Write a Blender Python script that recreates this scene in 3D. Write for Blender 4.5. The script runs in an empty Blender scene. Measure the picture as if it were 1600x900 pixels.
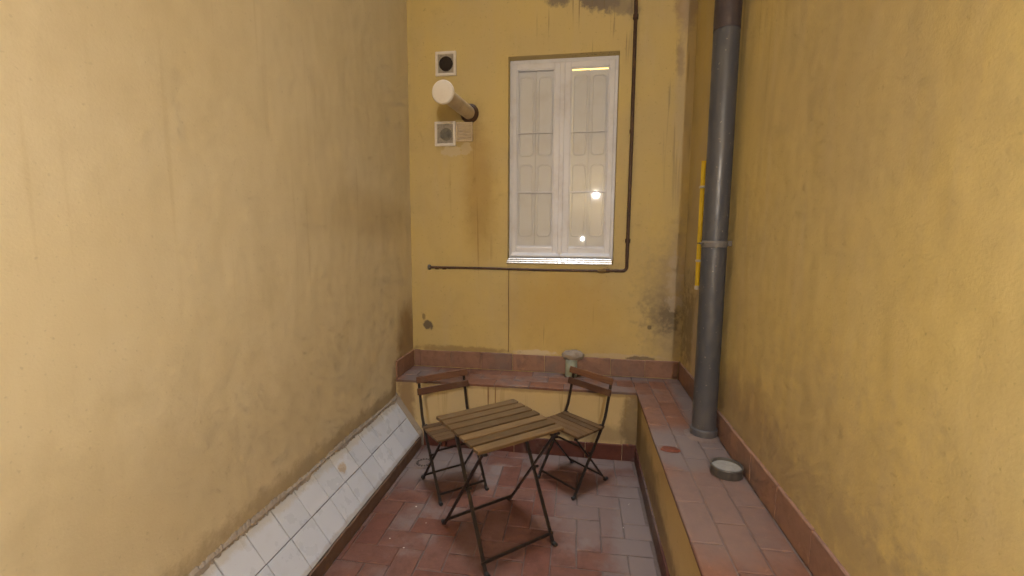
import bpy, bmesh, math, random
from mathutils import Vector, Matrix
random.seed(7)
S = bpy.context.scene
COL = S.collection

# ------------------------------------------------------------------ camera
YAW, PITCH, ROLL, CAM_H, F_PX = 0.1510, 0.1149, 0.0064, 1.7634, 694.63
def cam_axes():
    cy, sy = math.cos(YAW), math.sin(YAW); cp, sp = math.cos(PITCH), math.sin(PITCH)
    r0 = Vector((cy, sy, 0)); f0 = Vector((-sy, cy, 0)); u0 = Vector((0, 0, 1))
    f = f0*cp - u0*sp; u = u0*cp + f0*sp
    cr, sr = math.cos(ROLL), math.sin(ROLL)
    return r0*cr + u*sr, u*cr - r0*sr, f
r_, u_, f_ = cam_axes()
cd = bpy.data.cameras.new('camera')
cam = bpy.data.objects.new('camera', cd); COL.objects.link(cam)
cd.sensor_width = 36.0; cd.sensor_fit = 'HORIZONTAL'
cd.lens = 36.0*F_PX/1600.0
cd.clip_start = 0.02; cd.clip_end = 500
m = Matrix.Identity(4)
for i in range(3):
    m[i][0], m[i][1], m[i][2] = r_[i], u_[i], -f_[i]
m.translation = Vector((0, 0, CAM_H))
cam.matrix_world = m
S.camera = cam

# ------------------------------------------------------------------ sky, sun, exposure
SUN_ELEV, SUN_ROT = math.radians(89), math.radians(160)
W = bpy.data.worlds.new('World'); S.world = W; W.use_nodes = True
wn = W.node_tree.nodes; wl = W.node_tree.links
bg = wn['Background']; bg.inputs[1].default_value = 0.05
sky = wn.new('ShaderNodeTexSky'); sky.sky_type = 'NISHITA'; sky.sun_disc = False
sky.sun_elevation = SUN_ELEV; sky.sun_rotation = SUN_ROT
wl.new(sky.outputs[0], bg.inputs[0])
sd = bpy.data.lights.new('sun', 'SUN'); sun = bpy.data.objects.new('sun', sd); COL.objects.link(sun)
sd.energy = 1.15; sd.angle = math.radians(12); sd.color = (0.88, 0.94, 1.0)
az = math.pi/2 - SUN_ROT
sdir = Vector((math.cos(SUN_ELEV)*math.cos(az), math.cos(SUN_ELEV)*math.sin(az), math.sin(SUN_ELEV)))
sun.rotation_euler = sdir.to_track_quat('Z', 'Y').to_euler()
sun.location = (0, 2, 16)
# the phone's flash, mirrored as a white glint in the window
fd = bpy.data.lights.new('phone_flash', 'POINT'); fl = bpy.data.objects.new('phone_flash', fd); COL.objects.link(fl)
fd.energy = 12.0; fd.shadow_soft_size = 0.022; fd.color = (1, 0.95, 0.9); fl.location = (0.035, 0.03, 1.735)
S.view_settings.view_transform = 'Standard'; S.view_settings.look = 'None'
S.view_settings.exposure = 0.95; S.view_settings.gamma = 1.0
S.render.engine = 'CYCLES'
S.cycles.use_denoising = True
S.cycles.caustics_reflective = False; S.cycles.caustics_refractive = False
S.cycles.max_bounces = 4; S.cycles.diffuse_bounces = 4; S.cycles.glossy_bounces = 2; S.cycles.transmission_bounces = 2; S.cycles.transparent_max_bounces = 8
S.cycles.use_adaptive_sampling = True; S.cycles.adaptive_threshold = 0.04; S.cycles.adaptive_min_samples = 12
S.cycles.sample_clamp_indirect = 4.0

# ------------------------------------------------------------------ room figures (metres)
XL, XR, YB = -1.519, 0.866, 3.874      # left wall, right wall, far wall
YN = -2.00                              # house wall behind the photographer
ZL, ZS = 0.562, 0.715                   # ledge top, top of the tile skirting above it
YE, XE = 3.466, 0.475                   # inner faces of the ledge
WALL_H = 12.0  # unseen wall tops raised this high to cut skylight on the upper walls
WX0, WX1, WZ0, WZ1 = -0.632, 0.282, 1.53, 3.262   # window opening

# ------------------------------------------------------------------ node helpers
class NT:
    def __init__(s, name):
        s.m = bpy.data.materials.new(name); s.m.use_nodes = True
        s.t = s.m.node_tree; s.n = s.t.nodes; s.l = s.t.links
        s.b = s.n['Principled BSDF']; s.out = s.n['Material Output']
        s._pos = None; s._obj = None; s._sh = {}
    def new(s, t, **k):
        n = s.n.new(t)
        for a, v in k.items(): setattr(n, a, v)
        return n
    def put(s, sock, v):
        if isinstance(v, bpy.types.NodeSocket): s.l.new(v, sock)
        elif isinstance(v, (tuple, list)) and len(v) == 3 and sock.type == 'RGBA': sock.default_value = (*v, 1)
        else: sock.default_value = v
    def pos(s):
        if s._pos is None: s._pos = s.new('ShaderNodeNewGeometry').outputs['Position']
        return s._pos
    def objco(s):
        if s._obj is None: s._obj = s.new('ShaderNodeTexCoord').outputs['Object']
        return s._obj
    def rnd(s): return s.new('ShaderNodeObjectInfo').outputs['Random']
    def vmul(s, v, sc, off=(0, 0, 0)):
        n = s.new('ShaderNodeMapping'); s.put(n.inputs[0], v); n.inputs['Scale'].default_value = sc
        n.inputs['Location'].default_value = off
        return n.outputs[0]
    def noise(s, v, scale, detail=4, rough=0.55, dist=0.0):
        n = s.new('ShaderNodeTexNoise'); s.put(n.inputs['Vector'], v)
        n.inputs['Scale'].default_value = scale; n.inputs['Detail'].default_value = detail
        n.inputs['Roughness'].default_value = rough; n.inputs['Distortion'].default_value = dist
        return n.outputs['Fac']
    def math(s, op, a, b=0.0, c=None, clamp=False):
        n = s.new('ShaderNodeMath', operation=op); n.use_clamp = clamp
        s.put(n.inputs[0], a); s.put(n.inputs[1], b)
        if c is not None: s.put(n.inputs[2], c)
        return n.outputs[0]
    def ramp(s, v, lo, hi, a=0.0, b=1.0):
        n = s.new('ShaderNodeMapRange', interpolation_type='SMOOTHSTEP')
        s.put(n.inputs[0], v); n.inputs[1].default_value = lo; n.inputs[2].default_value = hi
        n.inputs[3].default_value = a; n.inputs[4].default_value = b
        return n.outputs[0]
    def mix(s, f, a, b, mode='MIX'):
        n = s.new('ShaderNodeMix', data_type='RGBA', blend_type=mode); n.clamp_factor = True
        s.put(n.inputs[0], f); s.put(n.inputs[6], a); s.put(n.inputs[7], b)
        return n.outputs[2]
    def blob(s, c, r, soft=0.35, nscale=9.0, namp=0.7):
        """soft-edged ragged ellipsoid patch in world space -> 0..1"""
        sub = s.new('ShaderNodeVectorMath', operation='SUBTRACT'); s.put(sub.inputs[0], s.pos()); sub.inputs[1].default_value = c
        div = s.new('ShaderNodeVectorMath', operation='DIVIDE'); s.put(div.inputs[0], sub.outputs[0]); div.inputs[1].default_value = r
        ln = s.new('ShaderNodeVectorMath', operation='LENGTH'); s.put(ln.inputs[0], div.outputs[0])
        key = 6.0 if nscale < 8 else 15.0
        if key not in s._sh: s._sh[key] = s.noise(s.pos(), key, 4, 0.72)
        nz = s._sh[key]
        d = s.math('ADD', ln.outputs['Value'], s.math('MULTIPLY', s.math('SUBTRACT', nz, 0.5), namp*2))
        return s.ramp(d, 1.0 - soft, 1.0 + soft, 1.0, 0.0)
    def bump(s, h, strength=0.3, dist=0.01):
        n = s.new('ShaderNodeBump'); n.inputs['Strength'].default_value = strength; n.inputs['Distance'].default_value = dist
        s.put(n.inputs['Height'], h); s.l.new(n.outputs[0], s.b.inputs['Normal'])
    def done(s, col, rough=0.8, metal=0.0, spec=None):
        s.put(s.b.inputs['Base Color'], col); s.put(s.b.inputs['Roughness'], rough); s.put(s.b.inputs['Metallic'], metal)
        if spec is not None: s.put(s.b.inputs['Specular IOR Level'], spec)
        return s.m

YEL = (0.625, 0.492, 0.202); YEL2 = (0.58, 0.465, 0.225); TAN = (0.56, 0.46, 0.29)
def wall_material(name, patches=(), streaks=(), a=YEL, b=YEL2, lapamt=0.30):
    n = NT(name); P = n.pos()
    c = n.mix(n.ramp(n.noise(P, 1.3, 2, 0.6), 0.35, 0.68), a, b)
    # dry brushed, chalky paint: vertical lap marks and blotches
    lap = n.noise(n.vmul(P, (5.0, 5.0, 0.7)), 1.6, 3, 0.6)
    c = n.mix(n.ramp(lap, 0.48, 0.75, 0, lapamt), c, TAN)
    c = n.mix(n.ramp(n.noise(P, 5.5, 4, 0.75), 0.55, 0.8, 0, 0.28), c, tuple(x*0.72 for x in a))
    c = n.mix(n.ramp(n.noise(P, 60, 1, 0.6), 0.66, 0.8, 0, 0.4), c, tuple(x*0.5 for x in a))
    for (cc, rr, col, st, soft, ns, na) in patches:
        c = n.mix(n.math('MULTIPLY', n.blob(cc, rr, soft, ns, na), st), c, col)
    if streaks: st1 = n.noise(n.vmul(P, (1.0, 1.0, 0.035)), 16, 2, 0.6); st2 = n.noise(n.vmul(P, (1.0, 1.0, 0.035)), 32, 2, 0.6)
    for (cc, rr, col, st, freq, thr) in streaks:      # runs of dirty water
        fine = st1 if freq < 22 else st2
        msk = n.math('MULTIPLY', n.ramp(fine, thr, thr + 0.09), n.blob(cc, rr, 0.5, 7, 0.4))
        c = n.mix(n.math('MULTIPLY', msk, st), c, col)
    # splash dirt low down and slow weathering
    c = n.mix(n.ramp(n.noise(n.vmul(P, (1, 1, 0.4)), 2.2, 4, 0.75), 0.52, 0.78, 0, 0.26), c, (0.47, 0.38, 0.205))
    big = n.noise(n.vmul(P, (1.0, 1.0, 0.6)), 4.0, 2, 0.55)
    h = n.math('ADD', n.math('MULTIPLY', big, 2.2), n.math('MULTIPLY', n.noise(P, 110, 2, 0.7), 0.13))
    n.bump(h, 0.42, 0.012)
    return n.done(c, 0.75, spec=0.3)

def terracotta(name, base, var, dusty=0.5, patches=(), rough=0.6, dustcol=(0.190, 0.150, 0.141)):
    n = NT(name); P = n.pos(); R = n.rnd()
    c = n.mix(R, base, var)
    c = n.mix(n.ramp(n.noise(P, 14, 5, 0.65), 0.4, 0.75, 0, 0.55), c, tuple(x*0.55 for x in base))
    c = n.mix(n.ramp(n.noise(P, 45, 3, 0.6), 0.6, 0.75, 0, 0.35), c, tuple(min(1, x*1.6) for x in var))
    big = n.math('ADD', n.noise(P, 2.6, 6, 0.65), n.math('MULTIPLY', n.math('SUBTRACT', R, 0.5), 0.18))
    dm = n.ramp(big, 0.60 - dusty*0.3, 0.82 - dusty*0.3, 0, 0.75)
    for (cc, rr, st) in patches:
        b = n.blob(cc, rr, 0.45, 6, 0.55)
        dm = n.math('MAXIMUM', dm, n.math('MULTIPLY', b, st)) if st > 0 else n.math('MULTIPLY', dm, n.math('SUBTRACT', 1.0, n.math('MULTIPLY', b, -st)))
    sp = n.ramp(n.noise(P, 130, 2, 0.5), 0.7, 0.78)
    dm = n.math('MAXIMUM', dm, n.math('MULTIPLY', sp, 0.5), clamp=True)
    c = n.mix(dm, c, dustcol)
    n.bump(n.noise(P, 28, 4, 0.7), 0.4, 0.006)
    return n.done(c, n.math('ADD', n.math('MULTIPLY', dm, 0.2), rough, clamp=True), spec=0.35)

def simple(name, col, rough=0.6, metal=0.0, dirt=(0.08, 0.07, 0.06), amt=0.3, nscale=12, bump=0.15, world=True, spec=None):
    n = NT(name); P = n.pos() if world else n.objco()
    c = n.mix(n.ramp(n.noise(P, nscale, 4, 0.68), 0.45, 0.8, 0, amt), col, dirt)
    n.bump(n.noise(P, nscale*6, 2, 0.65), bump, 0.003)
    return n.done(c, n.ramp(n.noise(P, nscale*2, 2), 0.3, 0.7, max(0.03, rough-0.1), min(1, rough+0.1)), metal, spec)

def wood(name, a, b, rough=0.5):
    n = NT(name); O = n.objco(); R = n.rnd()
    off = n.new('ShaderNodeCombineXYZ'); n.put(off.inputs[0], n.math('MULTIPLY', R, 37.0)); n.put(off.inputs[1], n.math('MULTIPLY', R, 11.0))
    ad = n.new('ShaderNodeVectorMath', operation='ADD'); n.put(ad.inputs[0], O); n.put(ad.inputs[1], off.outputs[0])
    g = n.noise(n.vmul(ad.outputs[0], (2.2, 42, 42)), 1.6, 6, 0.65, 1.2)
    c = n.mix(n.ramp(g, 0.32, 0.68), a, b)
    c = n.mix(n.math('MULTIPLY', R, 0.75), c, tuple(x*0.5 for x in a))
    fine = n.noise(n.vmul(ad.outputs[0], (6, 260, 260)), 1.0, 3, 0.6)
    c = n.mix(n.ramp(fine, 0.55, 0.8, 0, 0.5), c, tuple(x*0.4 for x in a))
    c = n.mix(n.ramp(n.noise(ad.outputs[0], 9, 4, 0.6), 0.5, 0.8, 0, 0.4), c, (0.16, 0.12, 0.08))
    n.bump(n.math('ADD', g, fine), 0.25, 0.002)
    return n.done(c, rough, spec=0.35)

GREY = (0.16, 0.135, 0.125); PALE = (0.55, 0.46, 0.34); RUST = (0.20, 0.10, 0.035); MOULD = (0.10, 0.085, 0.065)
back_patches = [
    # bare render where the paint came off at the top
    ((0.12, YB, 3.69), (0.16, 1, 0.12), GREY, 0.85, 0.22, 15, 0.9), ((0.27, YB, 3.60), (0.11, 1, 0.07), (0.24, 0.20, 0.15), 0.7, 0.4, 10, 1.2),
    ((-0.22, YB, 3.74), (0.13, 1, 0.10), GREY, 0.75, 0.25, 15, 0.8), ((0.37, YB, 3.56), (0.06, 1, 0.03), (0.26, 0.21, 0.15), 0.6, 0.4, 12, 0.9),
    ((0.79, YB, 3.62), (0.09, 1, 0.28), (0.34, 0.24, 0.15), 0.75, 0.4, 6, 1.1), ((0.755, YB, 3.18), (0.030, 1, 0.14), (0.30, 0.21, 0.12), 0.7, 0.5, 12, 1.2),
    ((0.80, YB, 3.05), (0.07, 1, 0.9), PALE, 0.35, 0.4, 5, 0.7),
    # damp and mould low in the right corner
    ((0.80, YB, 1.20), (0.15, 1, 0.55), (0.44, 0.35, 0.22), 0.65, 0.4, 5, 0.8), ((0.74, YB, 1.13), (0.15, 1, 0.13), (0.15, 0.125, 0.09), 0.6, 0.9, 14, 2.2), ((0.70, YB, 1.25), (0.16, 1, 0.35), (0.33, 0.27, 0.17), 0.5, 0.9, 14, 1.8),
    ((0.79, YB, 1.40), (0.05, 1, 0.20), (0.53, 0.45, 0.33), 0.6, 0.5, 15, 1.9), ((0.77, YB, 1.10), (0.07, 1, 0.10), (0.14, 0.115, 0.085), 0.5, 0.6, 15, 2.4), ((0.80, YB, 1.22), (0.06, 1, 0.06), (0.52, 0.44, 0.33), 0.6, 0.4, 15, 2.2),
    ((0.60, YB, 1.00), (0.018, 1, 0.02), MOULD, 0.8, 0.3, 20, 0.6),
    # the dark grey scuff on the left, rust below the pipe and the vents
    ((-1.37, YB, 0.95), (0.042, 1, 0.042), (0.15, 0.12, 0.09), 0.9, 0.25, 22, 0.9), ((-1.41, YB, 1.03), (0.016, 1, 0.03), (0.22, 0.16, 0.08), 0.7, 0.3, 22, 0.9),
    ((-0.88, YB, 2.15), (0.13, 1, 0.50), (0.34, 0.19, 0.045), 0.45, 0.6, 4, 0.5), ((-0.12, YB, 1.05), (0.42, 1, 0.42), (0.54, 0.36, 0.10), 0.4, 0.6, 3, 0.6),
    ((-1.08, YB, 2.72), (0.20, 1, 0.20), (0.36, 0.26, 0.11), 0.55, 0.5, 7, 0.6), ((-1.13, YB, 2.50), (0.09, 1, 0.045), (0.60, 0.52, 0.36), 0.75, 0.15, 18, 0.9),
    ((-1.00, YB, 2.52), (0.05, 1, 0.05), (0.58, 0.50, 0.34), 0.6, 0.15, 18, 1.0),
    # pale flaking just above the tile skirting
    ((-0.40, YB, 0.735), (0.20, 1, 0.025), (0.62, 0.55, 0.43), 0.75, 0.3, 12, 1.1), ((0.35, YB, 0.735), (0.35, 1, 0.022), (0.55, 0.46, 0.32), 0.7, 0.3, 14, 1.1),
    ((-1.05, YB, 0.735), (0.45, 1, 0.028), (0.27, 0.185, 0.09), 0.6, 0.4, 9, 1.0), ((0.55, YB, 0.722), (0.13, 1, 0.02), (0.12, 0.08, 0.06), 0.7, 0.2, 18, 1.0),
]
back_streaks = [((0.14, YB, 3.48), (0.32, 1, 0.30), (0.20, 0.15, 0.085), 0.7, 26, 0.575), ((-0.22, YB, 3.56), (0.2, 1, 0.2), (0.24, 0.165, 0.08), 0.6, 26, 0.58), ((0.77, YB, 2.9), (0.12, 1, 0.8), (0.34, 0.26, 0.15), 0.55, 26, 0.56),
                ((0.15, YB, 1.10), (0.35, 1, 0.40), (0.30, 0.17, 0.05), 0.5, 16, 0.64), ((-0.30, YB, 0.80), (0.9, 1, 0.16), (0.26, 0.18, 0.08), 0.55, 40, 0.62),
                ((-0.92, YB, 2.1), (0.2, 1, 0.6), (0.27, 0.16, 0.05), 0.5, 18, 0.6)]
M = {}
M['wall_back'] = wall_material('ochre_wall_paint', back_patches, back_streaks)
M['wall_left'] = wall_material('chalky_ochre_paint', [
    ((XL, 3.05, 1.90), (1, 0.62, 0.16), (0.40, 0.30, 0.13), 0.5, 0.7, 3, 0.35), ((XL, 3.75, 0.85), (1, 0.22, 0.30), (0.27, 0.165, 0.075), 0.75, 0.5, 5, 0.6),  # first patch: soft shadow band painted into the wall colour
    ((XL, 3.55, 0.45), (1, 0.14, 0.30), (0.24, 0.15, 0.085), 0.8, 0.4, 7, 0.7), ((XL, 2.1, 1.9), (1, 1.1, 1.6), (0.70, 0.61, 0.42), 0.5, 0.6, 2, 0.4),
    ((XL, 2.6, 0.44), (1, 1.6, 0.07), (0.30, 0.22, 0.13), 0.65, 0.6, 10, 1.2), ((XL, 1.5, 0.75), (1, 1.1, 0.35), (0.52, 0.43, 0.26), 0.4, 0.9, 5, 1.2), ((XL, 1.3, 2.9), (1, 0.5, 0.7), (0.54, 0.45, 0.28), 0.35, 0.9, 5, 1.2)], [((XL, 1.9, 2.4), (1, 1.5, 1.3), (0.50, 0.40, 0.22), 0.2, 16, 0.62)], a=(0.70, 0.615, 0.42), b=(0.71, 0.635, 0.465), lapamt=0.12)
M['wall_right'] = wall_material('damp_ochre_paint', [
    ((XR, 3.50, 1.45), (1, 0.5, 0.8), (0.50, 0.42, 0.29), 0.75, 0.7, 5, 0.9), ((XR, 3.62, 1.05), (1, 0.26, 0.30), (0.19, 0.155, 0.115), 0.65, 0.6, 15, 2.2),
    ((XR, 3.40, 0.95), (1, 0.12, 0.35), (0.58, 0.50, 0.38), 0.6, 0.3, 9, 0.9), ((XR, 2.35, 0.8), (1, 0.55, 0.22), (0.30, 0.19, 0.12), 0.5, 0.5, 6, 0.8),
    ((XR, 1.7, 1.0), (1, 0.5, 0.28), (0.42, 0.33, 0.20), 0.4, 0.9, 14, 2.0), ((XR, 1.6, 0.80), (1, 1.4, 0.12), (0.34, 0.26, 0.16), 0.45, 0.7, 14, 1.6), ((XR, 1.5, 2.5), (1, 0.5, 0.6), (0.43, 0.34, 0.19), 0.45, 0.8, 5, 1.3), ((XR, 2.0, 3.3), (1, 0.5, 0.3), (0.2, 0.16, 0.12), 0.5, 0.5, 5, 0.9)],
    [((XR, 2.9, 2.8), (1, 0.5, 0.9), (0.30, 0.20, 0.08), 0.3, 16, 0.6)])
M['wall_near'] = wall_material('house_wall_paint')
M['ledge'] = wall_material('cream_ochre_paint', [
    ((0.2, YE, 0.20), (0.5, .05, 0.07), (0.27, 0.20, 0.12), 0.6, 0.5, 8, 0.8), ((0.45, YE, 0.3), (0.09, .1, 0.3), (0.22, 0.16, 0.085), 0.75, 0.4, 8, 0.8),
    ((XE, 3.0, 0.25), (.05, 0.55, 0.14), (0.24, 0.175, 0.10), 0.7, 0.5, 7, 0.9), ((XE, 2.4, 0.17), (.05, 0.5, 0.08), (0.20, 0.14, 0.10), 0.7, 0.5, 9, 0.9),
    ((XE, 3.35, 0.40), (.05, 0.10, 0.3), (0.20, 0.135, 0.06), 0.7, 0.5, 7, 0.6),
    ((-0.72, YE, 0.48), (0.006, .05, 0.13), (0.20, 0.10, 0.04), 0.85, 0.3, 5, 0.1), ((-0.66, YE, 0.48), (0.005, .05, 0.13), (0.20, 0.10, 0.04), 0.85, 0.3, 5, 0.1),
    ((-1.43, YE, 0.30), (0.07, .05, 0.35), (0.25, 0.16, 0.09), 0.75, 0.4, 8, 0.8), ((0.0, YE, 0.53), (0.9, .05, 0.018), (0.30, 0.20, 0.09), 0.6, 0.5, 14, 0.9)],
    [((-0.2, YE, 0.42), (1.2, .05, 0.2), (0.34, 0.22, 0.09), 0.4, 30, 0.6)], a=(0.62, 0.49, 0.27), b=(0.60, 0.46, 0.23))
M['floor_tile'] = terracotta('worn_red_floor_tile', (0.135, 0.050, 0.033), (0.145, 0.068, 0.050), 0.36,
    [((-1.05, 3.12, 0), (0.34, 0.30, 1), 0.95), ((0.40, 2.55, 0), (0.18, 0.75, 1), 0.85), ((0.1, 3.38, 0), (0.5, 0.10, 1), 0.75), ((0.1, 2.75, 0), (0.25, 0.35, 1), 0.6),
     ((-0.42, 2.45, 0), (0.34, 0.34, 1), -0.9), ((-0.02, 3.08, 0), (0.2, 0.16, 1), -0.8), ((-0.85, 2.85, 0), (0.2, 0.18, 1), -0.7), ((-1.2, 2.0, 0), (0.2, 0.9, 1), -0.4)])  # first three remove dust under table and chairs, painting in their shade
M['grout'] = simple('floor_mortar', (0.12, 0.088, 0.078), 0.9, dirt=(0.10, 0.07, 0.06), amt=0.6, nscale=20)
M['coping'] = terracotta('dusty_red_coping_tile', (0.205, 0.086, 0.050), (0.225, 0.110, 0.070), 0.42,
    [((0.60, 2.55, ZL), (0.22, 0.30, 1), 0.9), ((0.80, 3.0, ZL), (0.07, 0.9, 1), 0.85), ((0.535, 2.525, ZL), (0.055, 0.04, 1), -1.0), ((0.55, 3.15, ZL), (0.16, 0.30, 1), -0.85),
     ((0.3, 3.80, ZL), (0.5, 0.04, 1), 0.9), ((0.62, 2.0, ZL), (0.25, 0.4, 1), 0.55), ((-1.38, 3.62, ZL), (0.12, 0.2, 1), 0.8)])
M['skirting'] = terracotta('brown_red_skirting_tile', (0.34, 0.19, 0.13), (0.28, 0.165, 0.13), 0.4, rough=0.55)
M['skirt_red'] = terracotta('dark_red_skirting_tile', (0.135, 0.042, 0.028), (0.115, 0.045, 0.036), 0.22, [((XE, 2.7, .06), (0.1, 0.4, .2), 0.7)], rough=0.55)
M['skirt_brown'] = simple('brown_plinth_paint', (0.15, 0.085, 0.055), 0.75, dirt=(0.07, 0.05, 0.04), amt=0.6, nscale=9, bump=0.4)

def glazed():
    n = NT('white_glazed_tile'); P = n.pos(); R = n.rnd()
    c = n.mix(R, (0.48, 0.505, 0.57), (0.53, 0.545, 0.60))
    c = n.mix(n.ramp(n.noise(P, 7, 4, 0.65), 0.5, 0.85, 0, 0.28), c, (0.36, 0.35, 0.36))
    c = n.mix(n.ramp(n.noise(P, 55, 3, 0.6), 0.68, 0.78, 0, 0.5), c, (0.33, 0.29, 0.25))
    c = n.mix(n.math('MULTIPLY', n.blob((XL+0.02, 2.6, 0.385), (0.1, 1.6, 0.035), 0.4, 12, 1.0), 0.6), c, (0.42, 0.37, 0.30))
    c = n.mix(n.math('MULTIPLY', n.blob((-1.30, 2.4, 0.095), (0.02, 1.4, 0.02), 0.4, 12, 1.0), 0.5), c, (0.33, 0.28, 0.24))
    c = n.mix(n.math('MULTIPLY', n.blob((-1.44, 2.47, 0.305), (0.05, 0.035, 0.03), 0.3, 15, 1.2), 0.8), c, (0.42, 0.31, 0.20))
    n.bump(n.noise(P, 12, 3), 0.08, 0.004)
    return n.done(c, n.ramp(n.noise(P, 9, 5), 0.3, 0.7, 0.22, 0.5))
M['glazed'] = glazed()
M['tile_grout'] = simple('dirty_tile_grout', (0.13, 0.11, 0.095), 0.9, dirt=(0.06, 0.05, 0.042), amt=0.7, nscale=16)
M['mortar'] = simple('rough_grey_mortar', (0.30, 0.25, 0.20), 0.95, dirt=(0.15, 0.11, 0.07), amt=0.7, nscale=18, bump=0.6)
M['table_wood'] = wood('oiled_acacia_slat', (0.130, 0.072, 0.030), (0.22, 0.135, 0.060))
M['chair_wood'] = wood('brown_acacia_slat', (0.125, 0.066, 0.029), (0.19, 0.108, 0.048))
M['back_wood'] = wood('dark_acacia_slat', (0.115, 0.048, 0.026), (0.17, 0.077, 0.039))
M['metal'] = simple('dark_brown_painted_steel', (0.030, 0.022, 0.019), 0.42, 0.3, dirt=(0.09, 0.05, 0.03), amt=0.5, nscale=40)
M['rubber'] = simple('black_rubber', (0.018, 0.016, 0.015), 0.7, amt=0.4, dirt=(0.10, 0.08, 0.07))
def pvc():
    n = NT('dusty_grey_pvc'); P = n.pos()
    c = n.mix(n.ramp(n.noise(P, 7, 4, 0.68), 0.45, 0.8, 0, 0.35), (0.070, 0.073, 0.088), (0.095, 0.092, 0.094))
    c = n.mix(n.ramp(n.noise(n.vmul(P, (1, 1, 0.05)), 38, 3, 0.6), 0.52, 0.70, 0, 0.25), c, (0.12, 0.115, 0.112))
    c = n.mix(n.ramp(n.noise(P, 75, 1, 0.5), 0.73, 0.78, 0, 0.7), c, (0.34, 0.31, 0.27))
    c = n.mix(n.math('MULTIPLY', n.blob((0.74, 2.69, ZL+.02), (0.2, 0.2, 0.22), 0.6, 15, 1.0), 0.35), c, (0.15, 0.13, 0.12))
    n.bump(n.noise(P, 50, 2), 0.06, 0.003)
    return n.done(c, n.ramp(n.noise(P, 14, 3), 0.3, 0.7, 0.33, 0.50))
M['pvc'] = pvc()
M['pvc_band'] = simple('pale_dusty_band', (0.15, 0.14, 0.135), 0.6, dirt=(0.09, 0.08, 0.075), amt=0.5, nscale=20)
M['pvc_old'] = simple('weathered_purple_brown_pipe', (0.056, 0.042, 0.047), 0.42, dirt=(0.10, 0.080, 0.075), amt=0.5, nscale=11, bump=0.2)
M['pipe_brown'] = simple('brown_painted_iron', (0.085, 0.043, 0.025), 0.5, 0.1, dirt=(0.035, 0.02, 0.015), amt=0.6, nscale=22, bump=0.3)
M['brass'] = simple('tarnished_brass', (0.28, 0.19, 0.08), 0.5, 0.6, amt=0.6, nscale=60)
M['white_paint'] = simple('white_window_paint', (0.76, 0.78, 0.86), 0.42, dirt=(0.55, 0.53, 0.54), amt=0.5, nscale=5, bump=0.06)
M['shutter'] = simple('pale_grey_shutter_paint', (0.80, 0.825, 0.89), 0.55, dirt=(0.64, 0.63, 0.64), amt=0.5, nscale=4, bump=0.06)
M['alu'] = simple('worn_aluminium', (0.62, 0.60, 0.58), 0.35, 0.7, dirt=(0.28, 0.25, 0.21), amt=0.5, nscale=25)
M['white_plastic'] = simple('yellowed_white_plastic', (0.78, 0.74, 0.69), 0.4, dirt=(0.42, 0.34, 0.24), amt=0.5, nscale=12, bump=0.05)
M['cream_plastic'] = simple('cream_plastic_grille', (0.66, 0.55, 0.39), 0.5, dirt=(0.36, 0.26, 0.14), amt=0.6, nscale=25)
M['dusty_plastic'] = simple('dusty_tan_plastic', (0.58, 0.47, 0.32), 0.5, dirt=(0.40, 0.30, 0.18), amt=0.6, nscale=9)
M['mesh_grey'] = simple('dusty_grey_mesh', (0.38, 0.345, 0.29), 0.8, amt=0.6, nscale=40)
M['dark'] = simple('dark_duct', (0.035, 0.025, 0.018), 0.9, amt=0.4)
M['dust_grey'] = simple('grey_fluff', (0.20, 0.185, 0.15), 0.95, amt=0.6, nscale=40)
M['pale_pvc'] = simple('pale_green_grey_pvc', (0.42, 0.50, 0.44), 0.5, dirt=(0.24, 0.27, 0.21), amt=0.7, nscale=14)
M['yellow'] = simple('bright_yellow_plastic', (0.95, 0.70, 0.03), 0.4, dirt=(0.75, 0.50, 0.03), amt=0.4, nscale=12)
M['cement'] = simple('pale_cement', (0.30, 0.285, 0.26), 0.9, dirt=(0.18, 0.155, 0.13), amt=0.6, nscale=22, bump=0.4)
M['bed'] = simple('dusty_pink_mortar', (0.18, 0.132, 0.118), 0.95, dirt=(0.11, 0.07, 0.058), amt=0.7, nscale=22, bump=0.5)
M['rim_metal'] = simple('dull_dark_metal', (0.11, 0.10, 0.09), 0.5, 0.3, dirt=(0.16, 0.13, 0.11), amt=0.5, nscale=30)
M['post'] = simple('cream_gloss_paint', (0.25, 0.21, 0.16), 0.5, dirt=(0.18, 0.145, 0.10), amt=0.5, nscale=6, bump=0.05)
M['cable'] = simple('thin_brown_cable', (0.20, 0.13, 0.055), 0.7, amt=0.5)
M['clay'] = simple('raw_red_clay', (0.15, 0.038, 0.020), 0.7, dirt=(0.12, 0.05, 0.03), amt=0.6, nscale=30, bump=0.5)
M['flake'] = simple('white_paint_flake', (0.75, 0.70, 0.62), 0.8, amt=0.2)
def emissive(name, col, s):
    n = NT(name); n.b.inputs['Emission Color'].default_value = (*col, 1); n.b.inputs['Emission Strength'].default_value = s
    return n.done(col, 0.4)
M['globe'] = emissive('lit_lamp_glass', (1.0, 0.91, 0.86), 1600.0)
M['lit_room'] = emissive('lit_room_wall', (1.0, 0.72, 0.25), 1.3)
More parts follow.
